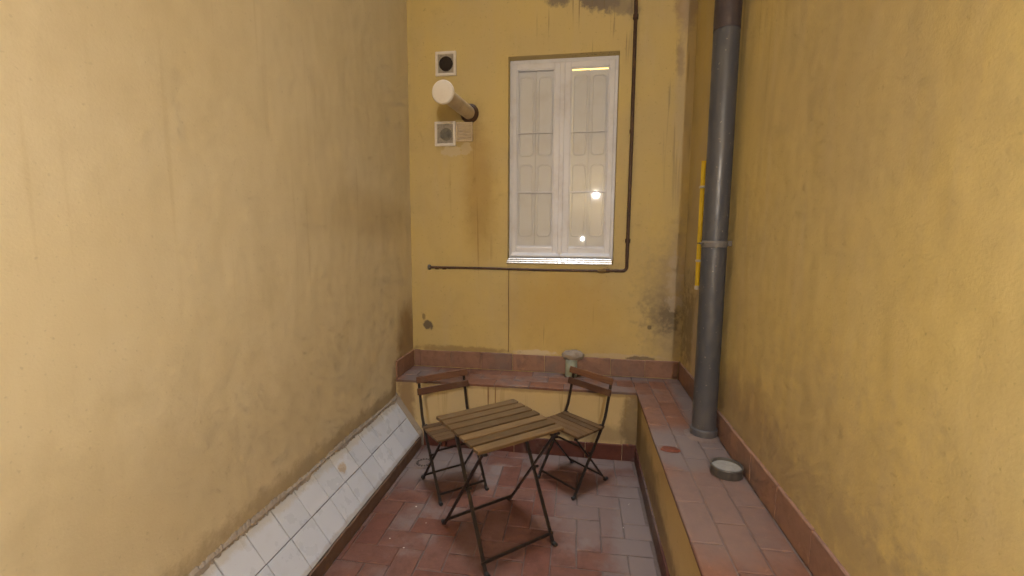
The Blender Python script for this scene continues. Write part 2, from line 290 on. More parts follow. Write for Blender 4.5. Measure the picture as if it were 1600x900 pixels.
def glass():
    n = NT('window_glass')
    tr = n.new('ShaderNodeBsdfTransparent'); tr.inputs[0].default_value = (0.985, 0.985, 0.98, 1)
    gl = n.new('ShaderNodeBsdfGlossy'); gl.inputs['Roughness'].default_value = 0.03
    lw = n.new('ShaderNodeLayerWeight'); lw.inputs[0].default_value = 0.5
    fac = n.math('MULTIPLY_ADD', n.math('POWER', lw.outputs['Facing'], 4.0), 0.6, 0.035)
    mx = n.new('ShaderNodeMixShader'); n.l.new(fac, mx.inputs[0]); n.l.new(tr.outputs[0], mx.inputs[1]); n.l.new(gl.outputs[0], mx.inputs[2])
    n.l.new(mx.outputs[0], n.out.inputs['Surface']); return n.m
M['glass'] = glass()

# ------------------------------------------------------------------ mesh helpers
class MB:
    """collects shapes (world or local coordinates) and links them as ONE mesh object"""
    def __init__(s): s.v = []; s.f = []
    def add(s, vs, fs):
        o = len(s.v); s.v += [Vector(p) for p in vs]; s.f += [tuple(i+o for i in f) for f in fs]; return s
    def box(s, x0, x1, y0, y1, z0, z1, ch=0.0):
        if ch <= 0:
            v = [(x0,y0,z0),(x1,y0,z0),(x1,y1,z0),(x0,y1,z0),(x0,y0,z1),(x1,y0,z1),(x1,y1,z1),(x0,y1,z1)]
            return s.add(v, [(0,3,2,1),(4,5,6,7),(0,1,5,4),(1,2,6,5),(2,3,7,6),(3,0,4,7)])
        bm = bmesh.new(); bmesh.ops.create_cube(bm, size=1.0)
        for q in bm.verts: q.co = Vector(((x0+x1)/2+q.co.x*(x1-x0), (y0+y1)/2+q.co.y*(y1-y0), (z0+z1)/2+q.co.z*(z1-z0)))
        bmesh.ops.bevel(bm, geom=bm.edges[:], offset=ch, segments=1, affect='EDGES')
        return s.bm(bm)
    def bm(s, bm):
        bm.verts.index_update(); s.add([q.co.copy() for q in bm.verts], [[q.index for q in f.verts] for f in bm.faces]); bm.free(); return s
    def bar(s, p, q, w, t, up=(0, 0, 1), ch=0.0):
        p, q = Vector(p), Vector(q); d = (q-p); L = d.length; d.normalize()
        up = Vector(up); x = d.cross(up)
        if x.length < 1e-4: x = d.cross(Vector((0, 1, 0)))
        x.normalize(); y = x.cross(d)
        t_ = MB().box(-w/2, w/2, -t/2, t/2, 0, L, ch)
        return s.add([p + x*a.x + y*a.y + d*a.z for a in t_.v], t_.f)
    def tube(s, pts, r, seg=12, cap=True):
        pts = [Vector(p) for p in pts]; n = len(pts); rr = r if isinstance(r, (list, tuple)) else [r]*n
        o = len(s.v); ref = None
        for i, p in enumerate(pts):
            d = (pts[min(i+1, n-1)] - pts[max(i-1, 0)]).normalized()
            if ref is None:
                ref = d.cross(Vector((0, 0, 1)))
                if ref.length < 1e-3: ref = d.cross(Vector((0, 1, 0)))
                ref.normalize()
            ref = (ref - d*ref.dot(d)).normalized(); b = d.cross(ref)
            for k in range(seg):
                a = 2*math.pi*k/seg; s.v.append(p + (ref*math.cos(a) + b*math.sin(a))*rr[i])
        for i in range(n-1):
            for k in range(seg):
                a, b_ = o+i*seg+k, o+i*seg+(k+1) % seg
                s.f.append((a, b_, b_+seg, a+seg))
        if cap:
            s.f.append(tuple(o+k for k in range(seg))[::-1]); s.f.append(tuple(o+(n-1)*seg+k for k in range(seg)))
        return s
    def lathe(s, prof, c, axis=(0, 0, 1), seg=32):
        """prof = [(radius, height along the axis)]"""
        ax = Vector(axis).normalized(); x = ax.cross(Vector((0, 0, 1)))
        if x.length < 1e-3: x = Vector((1, 0, 0))
        x.normalize(); y = ax.cross(x); c = Vector(c); o = len(s.v); n = len(prof)
        for r, h in prof:
            for k in range(seg):
                a = 2*math.pi*k/seg; s.v.append(c + ax*h + (x*math.cos(a)+y*math.sin(a))*max(r, 1e-5))
        for i in range(n-1):
            for k in range(seg):
                a, b = o+i*seg+k, o+i*seg+(k+1) % seg; s.f.append((a, b, b+seg, a+seg))
        return s
    def build(s, name, mat, parent=None, smooth=False, origin=None):
        """origin: world point the coordinates are taken from (default: the parent's own place)"""
        if origin is None: origin = parent['_o'] if parent is not None and '_o' in parent else (0, 0, 0)
        og = Vector(origin)
        me = bpy.data.meshes.new(name); me.from_pydata([tuple(p-og) for p in s.v], [], s.f)
        bm = bmesh.new(); bm.from_mesh(me); bmesh.ops.remove_doubles(bm, verts=bm.verts, dist=1e-6); bmesh.ops.recalc_face_normals(bm, faces=bm.faces); bm.to_mesh(me); bm.free()
        me.materials.append(M[mat] if isinstance(mat, str) else mat)
        o = bpy.data.objects.new(name, me); COL.objects.link(o)
        if parent is not None: o.parent = parent; o['_o'] = tuple(og)
        else: o.location = og; o['_o'] = tuple(og)
        if smooth:
            for p in me.polygons: p.use_smooth = True
            try: me.set_sharp_from_angle(angle=math.radians(38))
            except Exception: pass
        return o
def tag(o, label=None, cat=None, group=None, kind=None):
    if label: o['label'] = label
    if cat: o['category'] = cat
    if group: o['group'] = group
    if kind: o['kind'] = kind
    return o
def thing(name, loc, label, cat, rz=0, group=None, local=False):
    e = bpy.data.objects.new(name, None); COL.objects.link(e); e.location = loc; e.rotation_euler.z = rz
    e.empty_display_size = 0.1
    e['_o'] = (0, 0, 0) if local else tuple(loc)
    return tag(e, label, cat, group)

# ------------------------------------------------------------------ floor and tiles
fl_o = tag(MB().box(-2.2, 1.6, -2.4, 4.6, -0.2, -0.004).build('floor', 'grout'), kind='structure')
def tile_mesh(name, l, w, t, mat, jit=0.0025, ch=0.004, chip=0.0):
    """a thin tile, long side on X, top at z = 0, with chamfered and slightly uneven edges"""
    v = []
    for (z, ins) in ((-t, 0), (-ch*0.8, 0), (0, ch)):
        for (sx, sy) in ((-1, -1), (1, -1), (1, 1), (-1, 1)):
            v.append((sx*(l/2-ins)+random.uniform(-jit, jit), sy*(w/2-ins)+random.uniform(-jit, jit), z + (random.uniform(-.0008, .0008) if z == 0 else 0)))
    f = []
    for k in (0, 4):
        for i in range(4): f.append((k+i, k+(i+1) % 4, k+4+(i+1) % 4, k+4+i))
    f.append((8, 9, 10, 11))
    me = bpy.data.meshes.new(name); me.from_pydata(v, [], f); me.materials.append(M[mat])
    return me
def place(me, name, parent, loc, rot=(0, 0, 0)):
    o = bpy.data.objects.new(name, me); COL.objects.link(o); o.parent = parent
    o.location = Vector(loc) - Vector(parent['_o']); o.rotation_euler = rot
    return o
TL, TW, G = 0.283, 0.1415, 0.0055
fm = [tile_mesh('floor_tile', TL-G, TW-G, 0.02, 'floor_tile', 0.0024, random.choice((.004, .006))) for _ in range(10)]
cut_cache = {}
def cut_tile(l, w, mat, t=0.02):
    k = (round(l, 3), round(w, 3), mat)
    if k not in cut_cache: cut_cache[k] = tile_mesh('cut_tile', l, w, t, mat, 0.001)
    return cut_cache[k]
FX0, FX1, FY0, FY1 = -1.285, XE-0.013, 0.95, YE-0.013
def floor_tile(x0, x1, y0, y1):
    full = x0 >= FX0 and x1 <= FX1 and y0 >= FY0 and y1 <= FY1
    x0, x1, y0, y1 = max(x0, FX0), min(x1, FX1), max(y0, FY0), min(y1, FY1)
    if x1-x0 < 0.02 or y1-y0 < 0.02: return
    lx, ly = x1-x0, y1-y0
    tilt = (random.gauss(0, .0025), random.gauss(0, .0025))
    z = 0.001 + random.uniform(0, 0.0022)
    if full:
        rz = (0 if lx > ly else math.pi/2) + random.choice((0, math.pi)) + random.gauss(0, .004)
        place(random.choice(fm), 'tile', fl_o, ((x0+x1)/2, (y0+y1)/2, z), (*tilt, rz))
    else: place(cut_tile(lx-G, ly-G, 'floor_tile'), 'tile', fl_o, ((x0+x1)/2, (y0+y1)/2, z), (*tilt, random.gauss(0, .003)))
u = TW                                   # herringbone of 2:1 bricks on a grid of u
for i in range(-30, 40):
    for j in range(-30, 40):
        k = (i - j) % 4
        x, y = FX0 + 0.03 + i*u, FY0 + j*u
        if k == 0: floor_tile(x, x+2*u, y, y+u)
        elif k == 3: floor_tile(x, x+u, y, y+2*u)

# ------------------------------------------------------------------ walls
wb = MB()
xs = [XL-0.3, WX0, WX1, XR+0.3]; zs = [-0.2, WZ0, WZ1, WALL_H]
for i in range(3):
    for j in range(3):
        if i == 1 and j == 1: continue
        wb.add([(xs[i], YB, zs[j]), (xs[i+1], YB, zs[j]), (xs[i+1], YB, zs[j+1]), (xs[i], YB, zs[j+1])], [(0, 1, 2, 3)])
        wb.add([(xs[i], YB+.3, zs[j]), (xs[i], YB+.3, zs[j+1]), (xs[i+1], YB+.3, zs[j+1]), (xs[i+1], YB+.3, zs[j])], [(0, 1, 2, 3)])
for a, b in (((WX0, WZ0), (WX1, WZ0)), ((WX1, WZ0), (WX1, WZ1)), ((WX1, WZ1), (WX0, WZ1)), ((WX0, WZ1), (WX0, WZ0)),
             ((xs[0], zs[0]), (xs[0], WALL_H)), ((xs[3], WALL_H), (xs[3], zs[0])), ((xs[0], WALL_H), (xs[3], WALL_H))):
    wb.add([(a[0], YB, a[1]), (a[0], YB+.3, a[1]), (b[0], YB+.3, b[1]), (b[0], YB, b[1])], [(0, 1, 2, 3)])
back_wall = tag(wb.build('courtyard_wall', 'wall_back', origin=(0, YB, 0)), 'stained ochre yellow wall holding the white window and the vents', 'wall')
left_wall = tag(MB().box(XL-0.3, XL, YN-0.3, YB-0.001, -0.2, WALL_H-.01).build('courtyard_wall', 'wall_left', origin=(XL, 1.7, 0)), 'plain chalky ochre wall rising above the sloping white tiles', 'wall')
right_wall = tag(MB().box(XR, XR+0.3, YN-0.3, YB-0.001, -0.2, WALL_H-.01).build('courtyard_wall', 'wall_right', origin=(XR, 1.7, 0)), 'damp ochre wall behind the grey downpipe', 'wall')
near_wall = tag(MB().box(XL+.001, XR-.001, YN-0.3, YN, -0.2, WALL_H-.02).build('house_wall', 'wall_near', origin=(0, YN, 0)), 'yellow house wall behind the photographer, facing the window', 'wall')

# ------------------------------------------------------------------ ledge
LED = (0, YE, 0)
ledge = thing('masonry_ledge', LED, 'raised yellow masonry ledge topped with red tiles along two walls', 'ledge')
TZ = ZL - 0.021
lb = MB()
prof = [(XL+.001, YE), (XE, YE), (XE, YN+.001), (XR-.001, YN+.001), (XR-.001, YB-.001), (XL+.001, YB-.001)]
lb.add([(x, y, -.1) for x, y in prof] + [(x, y, TZ) for x, y in prof], [tuple(range(6))[::-1], tuple(range(6, 12))] + [(i, (i+1) % 6, (i+1) % 6+6, i+6) for i in range(6)])
lcore = lb.build('plaster_face', 'ledge', ledge)
bd = MB(); OVb = 0.010; bp_ = [(XL+.002, YE-OVb), (XE-OVb, YE-OVb), (XE-OVb, 0.6), (XR-.002, 0.6), (XR-.002, YB-.002), (XL+.002, YB-.002)]
bd.add([(x, y, TZ+.0005) for x, y in bp_] + [(x, y, ZL-.0055) for x, y in bp_], [tuple(range(6))[::-1], tuple(range(6, 12))] + [(i, (i+1) % 6, (i+1) % 6+6, i+6) for i in range(6)])
bd.build('mortar_bed', 'bed', ledge)
cm = [tile_mesh('coping_tile', TL-G, TW-G, 0.021, 'coping', 0.0016, 0.005) for _ in range(5)]
def run_tiles(x0, x1, y0, y1, along, mat, meshes, z, stag=True):
    L = (x1-x0) if along == 'x' else (y1-y0); D = (y1-y0) if along == 'x' else (x1-x0)
    rows = max(1, round(D/TW)); rw = D/rows
    for r in range(rows):
        p = -(TL/2 if (stag and r % 2) else 0.0)
        while p < L-0.01:
            a, b = max(0, p), min(L, p+TL); p += TL
            if b-a < 0.03: continue
            ca, cb = (a+b)/2, rw*(r+.5)
            me = cut_tile(b-a-G, rw-G, mat, 0.021)
            zz = z + random.uniform(-.0015, .0015); t = (random.gauss(0, .003), random.gauss(0, .003))
            if along == 'x': place(me, 'tile', ledge, (x0+ca, y0+cb, zz), (*t, random.gauss(0, .003)))
            else: place(me, 'tile', ledge, (x1-cb, y0+ca, zz), (*t, math.pi/2+random.gauss(0, .003)))
OV = 0.014
run_tiles(XL+.002, XE-OV, YE-OV, YB-.016, 'x', 'coping', cm, ZL)
run_tiles(XE-OV, XR-.016, 0.6, YB-.016, 'y', 'coping', cm, ZL)
run_bed = MB().box(XE+.002, XR-.016, YN+.01, 0.598, TZ-.002, ZL-.004).build('mortar_bed', 'cement', ledge)
# skirting tiles on the walls above the ledge
SK = ZS - ZL - .002
def skirt(p, d, n, length, first, h, z0, mat, parent, t=0.013, pitch=0.289):
    """a row of upright tiles: start p, direction d, outward normal n"""
    p, d, n = Vector(p), Vector(d), Vector(n); a = 0.0; k = 0
    while a < length-0.01:
        b = min(length, a + (first if k == 0 else pitch)); k += 1
        w = b-a-.004
        if w > 0.02:
            mb = MB(); c0 = p + d*(a+.002); c1 = p + d*(b-.002); hh = h + random.uniform(-.004, .003); t2 = t + random.uniform(-.002, .002)
            jj = [random.uniform(-.002, .002) for _ in range(4)]
            q = [c0, c1, c1+n*t2, c0+n*t2]
            ch = 0.004
            vs = [x+Vector((0, 0, z0)) for x in q] + [q[0]+Vector((0, 0, z0+hh+jj[0])), q[1]+Vector((0, 0, z0+hh+jj[1])), q[2]-n*ch+Vector((0, 0, z0+hh+jj[1])), q[3]-n*ch+Vector((0, 0, z0+hh+jj[0])),
                 q[2]+Vector((0, 0, z0+hh-ch+jj[1])), q[3]+Vector((0, 0, z0+hh-ch+jj[0]))]
            mb.add(vs, [(0, 3, 2, 1), (4, 5, 6, 7), (7, 6, 8, 9), (3, 2, 8, 9)[::-1], (0, 1, 5, 4), (1, 2, 8, 6, 5), (0, 4, 7, 9, 3)])
            mb.build('skirting_tile', mat, parent)
        a = b
skirt((XR-.015, YB-.0005, 0), (-1, 0, 0), (0, -1, 0), XR-XL-.03, 0.275, SK, ZL+.002, 'skirting', ledge)
skirt((XL+.0005, YE+.005, 0), (0, 1, 0), (1, 0, 0), YB-YE-.008, 0.13, SK, ZL+.002, 'skirting', ledge)
skirt((XR-.0005, YB-.003, 0), (0, -1, 0), (-1, 0, 0), YB-0.6, 0.2, SK, ZL+.002, 'skirting', ledge)
# dark red tiles at the foot of the ledge
skirt((XL+.24, YE-.0005, 0), (1, 0, 0), (0, -1, 0), XE-XL-.242, 0.2, 0.132, -.003, 'skirt_red', ledge, t=0.012)
skirt((XE-.0005, YE-.014, 0), (0, -1, 0), (-1, 0, 0), YE-0.9, 0.289, 0.118, -.003, 'skirt_red', ledge, t=0.012)

# ------------------------------------------------------------------ sloping white tile panel
PB = (-1.29, 2.2, 0)
panel = thing('tiled_splay', PB, 'sloping strip of white glazed tiles along the foot of the left wall', 'tiled slope')
ptx, ptz, pbx, pbz = XL+.004, 0.397, -1.297, 0.088
PY0, PY1 = 0.75, 3.425
pc = MB()
pr = [(XL+.001, 0.0), (-1.294, 0.0), (-1.302, pbz-.012), (XL+.002, ptz-.014)]
pc.add([(x, PY0, z) for x, z in pr] + [(x, PY1, z) for x, z in pr], [(0, 1, 2, 3)[::-1], (4, 5, 6, 7)] + [(i, (i+1) % 4, (i+1) % 4+4, i+4) for i in range(4)])
pc.build('mortar_core', 'tile_grout', panel)
pk = MB(); yy = PY0
prev = None
for i in range(60):                       # brown plinth below, its top edge uneven
    y = PY0 + (PY1-PY0)*i/59; top = pbz-.004+random.uniform(-.007, .003); xx = -1.2885+random.uniform(-.002, .002)
    ring = [Vector((-1.296, y, 0)), Vector((xx+.003, y, 0)), Vector((xx, y, top)), Vector((-1.298, y, top))]
    if prev: pk.add(prev+ring, [(0, 1, 5, 4), (1, 2, 6, 5), (2, 3, 7, 6)])
    prev = ring
pk.build('plinth', 'skirt_brown', panel)
sl = Vector((pbx-ptx, 0, pbz-ptz)); SLEN = sl.length; sl.normalize(); nrm = Vector((-sl.z, 0, sl.x)); nrm = nrm if nrm.x > 0 else -nrm
TP = 0.1775; th = SLEN/2
gm = [tile_mesh('glazed_tile', TP-.005, th-.005, 0.009, 'glazed', 0.0008, 0.002) for _ in range(4)]
R3 = Matrix((Vector((0, 1, 0)), -sl if False else sl*-1, nrm)).transposed()
if R3.determinant() < 0: R3 = Matrix((Vector((0, -1, 0)), sl*-1, nrm)).transposed()
eul = R3.to_euler()
y_first = 2.07 - 8*TP
for row in range(2):
    for k in range(18):
        y0 = y_first + k*TP; y1 = y0 + TP
        if row == 0: y0 -= 0.004; y1 -= 0.004
        y0c, y1c = max(y0, PY0), min(y1, PY1)
        if y1c-y0c < 0.03: continue
        me = random.choice(gm) if y1c-y0c > TP-.002 else cut_tile(y1c-y0c-.005, th-.005, 'glazed', 0.009)
        c = Vector((ptx, (y0c+y1c)/2, ptz)) + sl*(th*(row+.5)) + nrm*(0.0005+random.uniform(-.0008, .0008))
        o = place(me, 'tile', panel, c); o.rotation_euler = eul
        o.rotation_euler.x += random.gauss(0, .002)
# torn cement edge where the tiles meet the wall
tm = MB(); N = 260; prev = None
for i in range(N):
    y = PY0 + (PY1+.03-PY0)*i/(N-1)
    lo = 0.012+0.010*math.sin(i*.13)*math.sin(i*.031)+random.uniform(-.006, .010); hi = 0.020+0.008*math.sin(i*.07+1)+random.uniform(-.007, .009)
    a = Vector((ptx, y, ptz)) + sl*lo + nrm*0.004; b = Vector((ptx+.010, y, ptz+.006)); c = Vector((XL+.0015, y, ptz+hi)); d = Vector((XL-.01, y, ptz-.02)); e = Vector((ptx, y, ptz))+sl*lo-nrm*.01
    ring = [a, b, c, d, e]
    if prev: tm.add(prev+ring, [(k, (k+1) % 5, (k+1) % 5+5, k+5) for k in range(5)])
    prev = ring
tm.build('torn_cement_edge', 'mortar', panel)
# end of the slope: rough plaster between slope and ledge
em = MB(); em.add([(XL+.001, PY1-.002, 0), (-1.30, PY1-.002, 0), (-1.31, PY1-.002, pbz-.02), (XL+.001, PY1-.002, ptz-.02), (XL+.001, YE-.001, 0), (-1.275, YE-.001, 0), (-1.29, YE-.001, pbz+.03), (XL+.001, YE-.001, ptz+.05)],
    [(0, 1, 2, 3), (4, 7, 6, 5), (0, 4, 5, 1), (1, 5, 6, 2), (2, 6, 7, 3), (3, 7, 4, 0)])
em.build('plaster_end', 'mortar', panel)

# ------------------------------------------------------------------ window
WY = YB + 0.085
win = thing('casement_window', (-.175, YB, WZ0), 'tall white double casement window with panelled shutters closed behind the glass', 'window')
def frame4(x0, x1, z0, z1, wl_, wr, wbm, wt, y0, y1, ch=0.004):
    mb = MB()
    mb.box(x0, x0+wl_, y0, y1, z0, z1, ch); mb.box(x1-wr, x1, y0, y1, z0, z1, ch)
    mb.box(x0+wl_-.001, x1-wr+.001, y0+.0012, y1, z0, z0+wbm, ch); mb.box(x0+wl_-.001, x1-wr+.001, y0+.0012, y1, z1-wt, z1, ch)
    return mb
frame4(WX0+.001, WX1-.001, WZ0+.03, WZ1-.001, .026, .03, .03, .034, WY, WY+.07).build('frame', 'white_paint', win)
XC = -0.178
casements = []
for (x0, x1, wl_, wr) in ((WX0+.024, XC-.001, .040, .068), (XC+.001, WX1-.027, .070, .048)):
    z0, z1 = WZ0+.056, WZ1-.034
    ca = frame4(x0, x1, z0, z1, wl_, wr, .088, .050, WY-.014, WY+.035, .005).build('casement', 'white_paint', win)
    gx0, gx1, gz0, gz1 = x0+wl_, x1-wr, z0+.088, z1-.050
    # glazing beads
    frame4(gx0-.002, gx1+.002, gz0-.002, gz1+.002, .010, .010, .012, .010, WY-.006, WY+.012, .002).build('glazing_bead', 'white_paint', ca)
    H = gz1-gz0; zb = [gz0, gz0+H*0.318, gz0+H*0.652, gz1]
    for k in (1, 2):
        hb = .007 if k == 1 else .0028
        MB().box(gx0, gx1, WY-.003, WY+.016, zb[k]-hb, zb[k]+hb, .002).build('glazing_bar', 'white_paint', ca)
    for k in range(3):
        MB().box(gx0+.001, gx1-.001, WY+.004, WY+.008, zb[k]+.002, zb[k+1]-.002).build('pane', 'glass', ca)
    casements.append((gx0, gx1, gz0, gz1, zb))
# drip rails and meeting strip
MB().box(XC-.022, XC+.020, WY-.026, WY-.013, WZ0+.058, WZ1-.036, .005).build('meeting_strip', 'white_paint', win)
for (x0, x1) in ((WX0+.028, XC-.006), (XC+.004, WX1-.032)):
    d = MB(); d.add([(x0, WY-.013, WZ0+.095), (x1, WY-.013, WZ0+.095), (x1, WY-.045, WZ0+.070), (x0, WY-.045, WZ0+.070), (x0, WY-.045, WZ0+.060), (x1, WY-.045, WZ0+.060), (x1, WY-.013, WZ0+.060), (x0, WY-.013, WZ0+.060)],
        [(0, 1, 2, 3), (3, 2, 5, 4), (4, 5, 6, 7), (7, 6, 1, 0), (0, 3, 4, 7), (1, 6, 5, 2)]); d.build('drip_rail', 'white_paint', win)
sill = MB(); sill.box(WX0-.004, WX1-.01, YB-.030, WY+.06, WZ0+.000, WZ0+.014, .004); sill.box(WX0-.002, WX1-.012, YB-.018, WY+.06, WZ0+.0145, WZ0+.030, .004)
sill.box(WX0+.004, WX1-.014, YB+.012, WY+.05, WZ0+.0305, WZ0+.046, .004)
sill.build('sill', 'alu', win)
# shutters behind the glass: two boards to each casement, with round-ended mouldings
def loop_moulding(mb, x0, x1, z0, z1, y, r=.010):
    rad = min((x1-x0)/2-.001, .03); pts = []
    for cx, cz, a0 in ((x1-rad, z1-rad, 0), (x0+rad, z1-rad, 90), (x0+rad, z0+rad, 180), (x1-rad, z0+rad, 270)):
        for k in range(5):
            a = math.radians(a0+k*22.5); pts.append((cx+rad*math.cos(a), y, cz+rad*math.sin(a)))
    pts.append(pts[0]); mb.tube(pts, r, 6, False)
for ci, (gx0, gx1, gz0, gz1, zb) in enumerate(casements):
    xm = (gx0+gx1)/2
    for li, (a, b) in enumerate(((gx0-.03, xm-.0012), (xm+.0012, gx1+.03))):
        top = gz1+.03; left = a
        if ci == 1 and li == 0: left = a+.0325
        if ci == 1: top = gz1-.008
        y = WY+.037
        sh = MB().box(left, b, y, y+.022, gz0-.03, top, .003).build('shutter', 'shutter', win)
        if li == 0: MB().box(b-.006, b+.012, y+.0225, y+.030, gz0-.03, top).build('rebate_strip', 'shutter', sh)
        v0, v1 = max(a, gx0)+.016, min(b, gx1)-.016
        H = gz1-gz0
        for (f0, f1) in ((.065, .475), (.53, .965)):
            mm = MB(); loop_moulding(mm, v0+.006, v1-.006, gz0+H*f0, gz0+H*f1, y+.001); mm.build('moulding', 'shutter', sh, smooth=True)
MB().box(WX0+.02, WX1-.02, WY+.16, WY+.17, WZ0+.05, WZ1-.02).build('lit_room', 'lit_room', win)

# ------------------------------------------------------------------ things on the far wall
def vent(z, x, w, h, name, label, kind):
    t = thing(name, (x, YB, z), label, 'vent')
    yf = YB-.022
    frame4(x-w/2, x+w/2, z-h/2, z+h/2, .022, .022, .022, .022, yf, YB-.001, .003).build('rim', 'white_plastic', t)
    if kind == 'open':
        a = MB(); seg = 40; R_ = w*.33
        for k in range(seg):                # plate with a round hole
            t0, t1 = 2*math.pi*k/seg, 2*math.pi*(k+1)/seg
            def sq(an): 
                c, s_ = math.cos(an), math.sin(an); m_ = max(abs(c), abs(s_)); return (x+c/m_*(w/2-.02), YB-.010, z+s_/m_*(h/2-.02))
            a.add([(x+R_*math.cos(t0), YB-.010, z+R_*math.sin(t0)), (x+R_*math.cos(t1), YB-.010, z+R_*math.sin(t1)), sq(t1), sq(t0)], [(0, 1, 2, 3)])
        a.build('plate', 'mesh_grey', t)
        MB().lathe([(R_, -.004), (R_*.99, .0), (R_*.97, .0085), (0.0, .0088)], (x, YB-.010, z), (0, 1, 0), 40).build('duct', 'dark', t, smooth=True)
    else:
        MB().box(x-w/2+.02, x+w/2-.02, YB-.011, YB-.001, z-h/2+.02, z+h/2-.02).build('plate', 'mesh_grey', t)
        g = MB()
        for k in range(9):
            zz = z-h/2+.024+(h-.048)*(k+.5)/9; g.box(x-w/2+.022, x+w/2-.022, YB-.0135, YB-.0105, zz-.0022, zz+.0022)
            xx = x-w/2+.024+(w-.048)*(k+.5)/9; g.box(xx-.0022, xx+.0022, YB-.0128, YB-.0108, z-h/2+.022, z+h/2-.022)
        g.build('mesh', 'mesh_grey', t)
        MB().lathe([(0, -.006), (w*.20, -.005), (w*.27, -.003), (w*.29, .0)], (x+.008, YB-.0115, z-.004), (0, 1, 0), 24).build('dust_clot', 'dust_grey', t, smooth=True)
    return t
vent(3.228, -1.172, 0.182, 0.198, 'square_vent', 'square white wall vent with an open dark round duct, topmost', 'open')
vent(2.648, -1.184, 0.186, 0.206, 'square_vent', 'square white wall vent with dusty grey mesh below the flue', 'mesh')
t = thing('louvre_grille', (-1.014, YB, 2.662), 'small cream louvred grille beside the dusty vent', 'grille')
gx, gz, gs = -1.014, 2.662, 0.146
frame4(gx-gs/2, gx+gs/2, gz-gs*.55, gz+gs*.55, .011, .011, .011, .011, YB-.016, YB-.001, .002).build('rim', 'cream_plastic', t)
MB().box(gx-gs/2+.01, gx+gs/2-.01, YB-.004, YB-.001, gz-gs*.55+.01, gz+gs*.55-.01).build('plate', 'dusty_plastic', t)
for k in range(5):
    zz = gz-.052+k*.026
    MB().add([(gx-.058, YB-.005, zz+.009), (gx+.058, YB-.005, zz+.009), (gx+.058, YB-.016, zz-.004), (gx-.058, YB-.016, zz-.004), (gx-.058, YB-.005, zz+.006), (gx+.058, YB-.005, zz+.006), (gx+.058, YB-.014, zz-.006), (gx-.058, YB-.014, zz-.006)],
        [(0, 1, 2, 3), (4, 7, 6, 5), (0, 3, 7, 4), (1, 5, 6, 2), (3, 2, 6, 7), (0, 4, 5, 1)]).build('slat', 'cream_plastic', t)
# boiler flue
FB = Vector((-0.968, YB, 2.815)); FE = Vector((-1.012, 3.27, 2.805))
t = thing('boiler_flue', FB, 'white boiler flue pipe sticking out of the wall between vents', 'flue')
ax = (FE-FB); FLN = ax.length; ax.normalize()
MB().tube([FB-ax*-.002, FB+ax*FLN*.5, FE], .055, 28).build('pipe', 'dusty_plastic', t, smooth=True)
cp = MB().lathe([(.0, .026), (.060, .0255), (.079, .023), (.084, .017), (.085, .010), (.084, .000), (.079, -.004), (.050, -.004)], FE, ax, 36).build('end_cap', 'white_plastic', t, smooth=True)
MB().lathe([(.055, .03), (.062, .032), (.078, .012), (.082, .001)], FB, ax, 30).build('wall_collar', 'pipe_brown', t, smooth=True)

# gas pipe
t = thing('gas_pipe', (0.395, YB, 1.48), 'thin brown gas pipe running down beside the window and along below', 'pipe')
yp = YB-.026; px, pz = 0.392, 1.482
MB().tube([(px-.004, yp, WALL_H-.3), (px, yp, 3.4), (px+.003, yp, 2.6), (px, yp, pz+.10)], .0145, 12).build('riser', 'pipe_brown', t, smooth=True)
el = [(px, yp, pz+.10)] + [(px-.035+.035*math.cos(a), yp, pz+.035-.035*math.sin(a)) for a in [i*math.pi/2/8 for i in range(9)]] + [(px-.10, yp, pz)]
MB().tube(el, .0135, 12).build('elbow', 'pipe_brown', t, smooth=True)
hz = [(px-.10, yp, pz), (0.10, yp, pz-.003), (-0.3, yp, pz-.004), (-0.75, yp, pz+.002), (-1.10, yp, pz+.003), (-1.33, yp, pz+.004)]
MB().tube(hz, .0105, 12).build('run', 'pipe_brown', t, smooth=True)
MB().lathe([(.0, 0), (.022, .0), (.024, .006), (.024, .020), (.014, .024), (.0, .026)], (-1.33, yp, pz+.004), (-1, 0, 0), 16).build('end_cap', 'rim_metal', t, smooth=True)
for (x, r) in ((-1.20, .015), (-1.27, .014), (0.235, .016)): MB().tube([(x-.016, yp, pz), (x+.016, yp, pz)], r, 10).build('coupling', 'pipe_brown', t, smooth=True)
v = MB().tube([(0.15, yp, pz-.003), (0.17, yp, pz-.003), (0.21, yp, pz-.002), (0.225, yp, pz-.002)], [.015, .019, .019, .014], 8); v.bar((0.18, yp-.02, pz+.012), (0.24, yp-.02, pz+.03), .010, .005); v.build('valve', 'brass', t)
for z in (3.50, 2.62, 1.735): MB().tube([(px, yp, z-.016), (px, yp, z+.016)], .021 if z != 2.62 else .0165, 12).build('coupling', 'pipe_brown', t, smooth=True)
for (x, z) in ((px, 3.46), (px, 1.70), (-1.15, pz), (-0.45, pz), ): 
    MB().box(x-.009, x+.009, yp-.002, YB-.0005, z-.009, z+.009).build('clip', 'pipe_brown', t)
tag(MB().tube([(-.618, YB-.006, 1.474), (-.620, YB-.005, 1.25), (-.616, YB-.005, 1.0), (-.618, YB-.005, 0.73)], .0035, 6).build('thin_cable', 'cable', origin=(-.618, YB, .73)), 'thin dark cable hanging down the far wall below the window corner', 'cable')

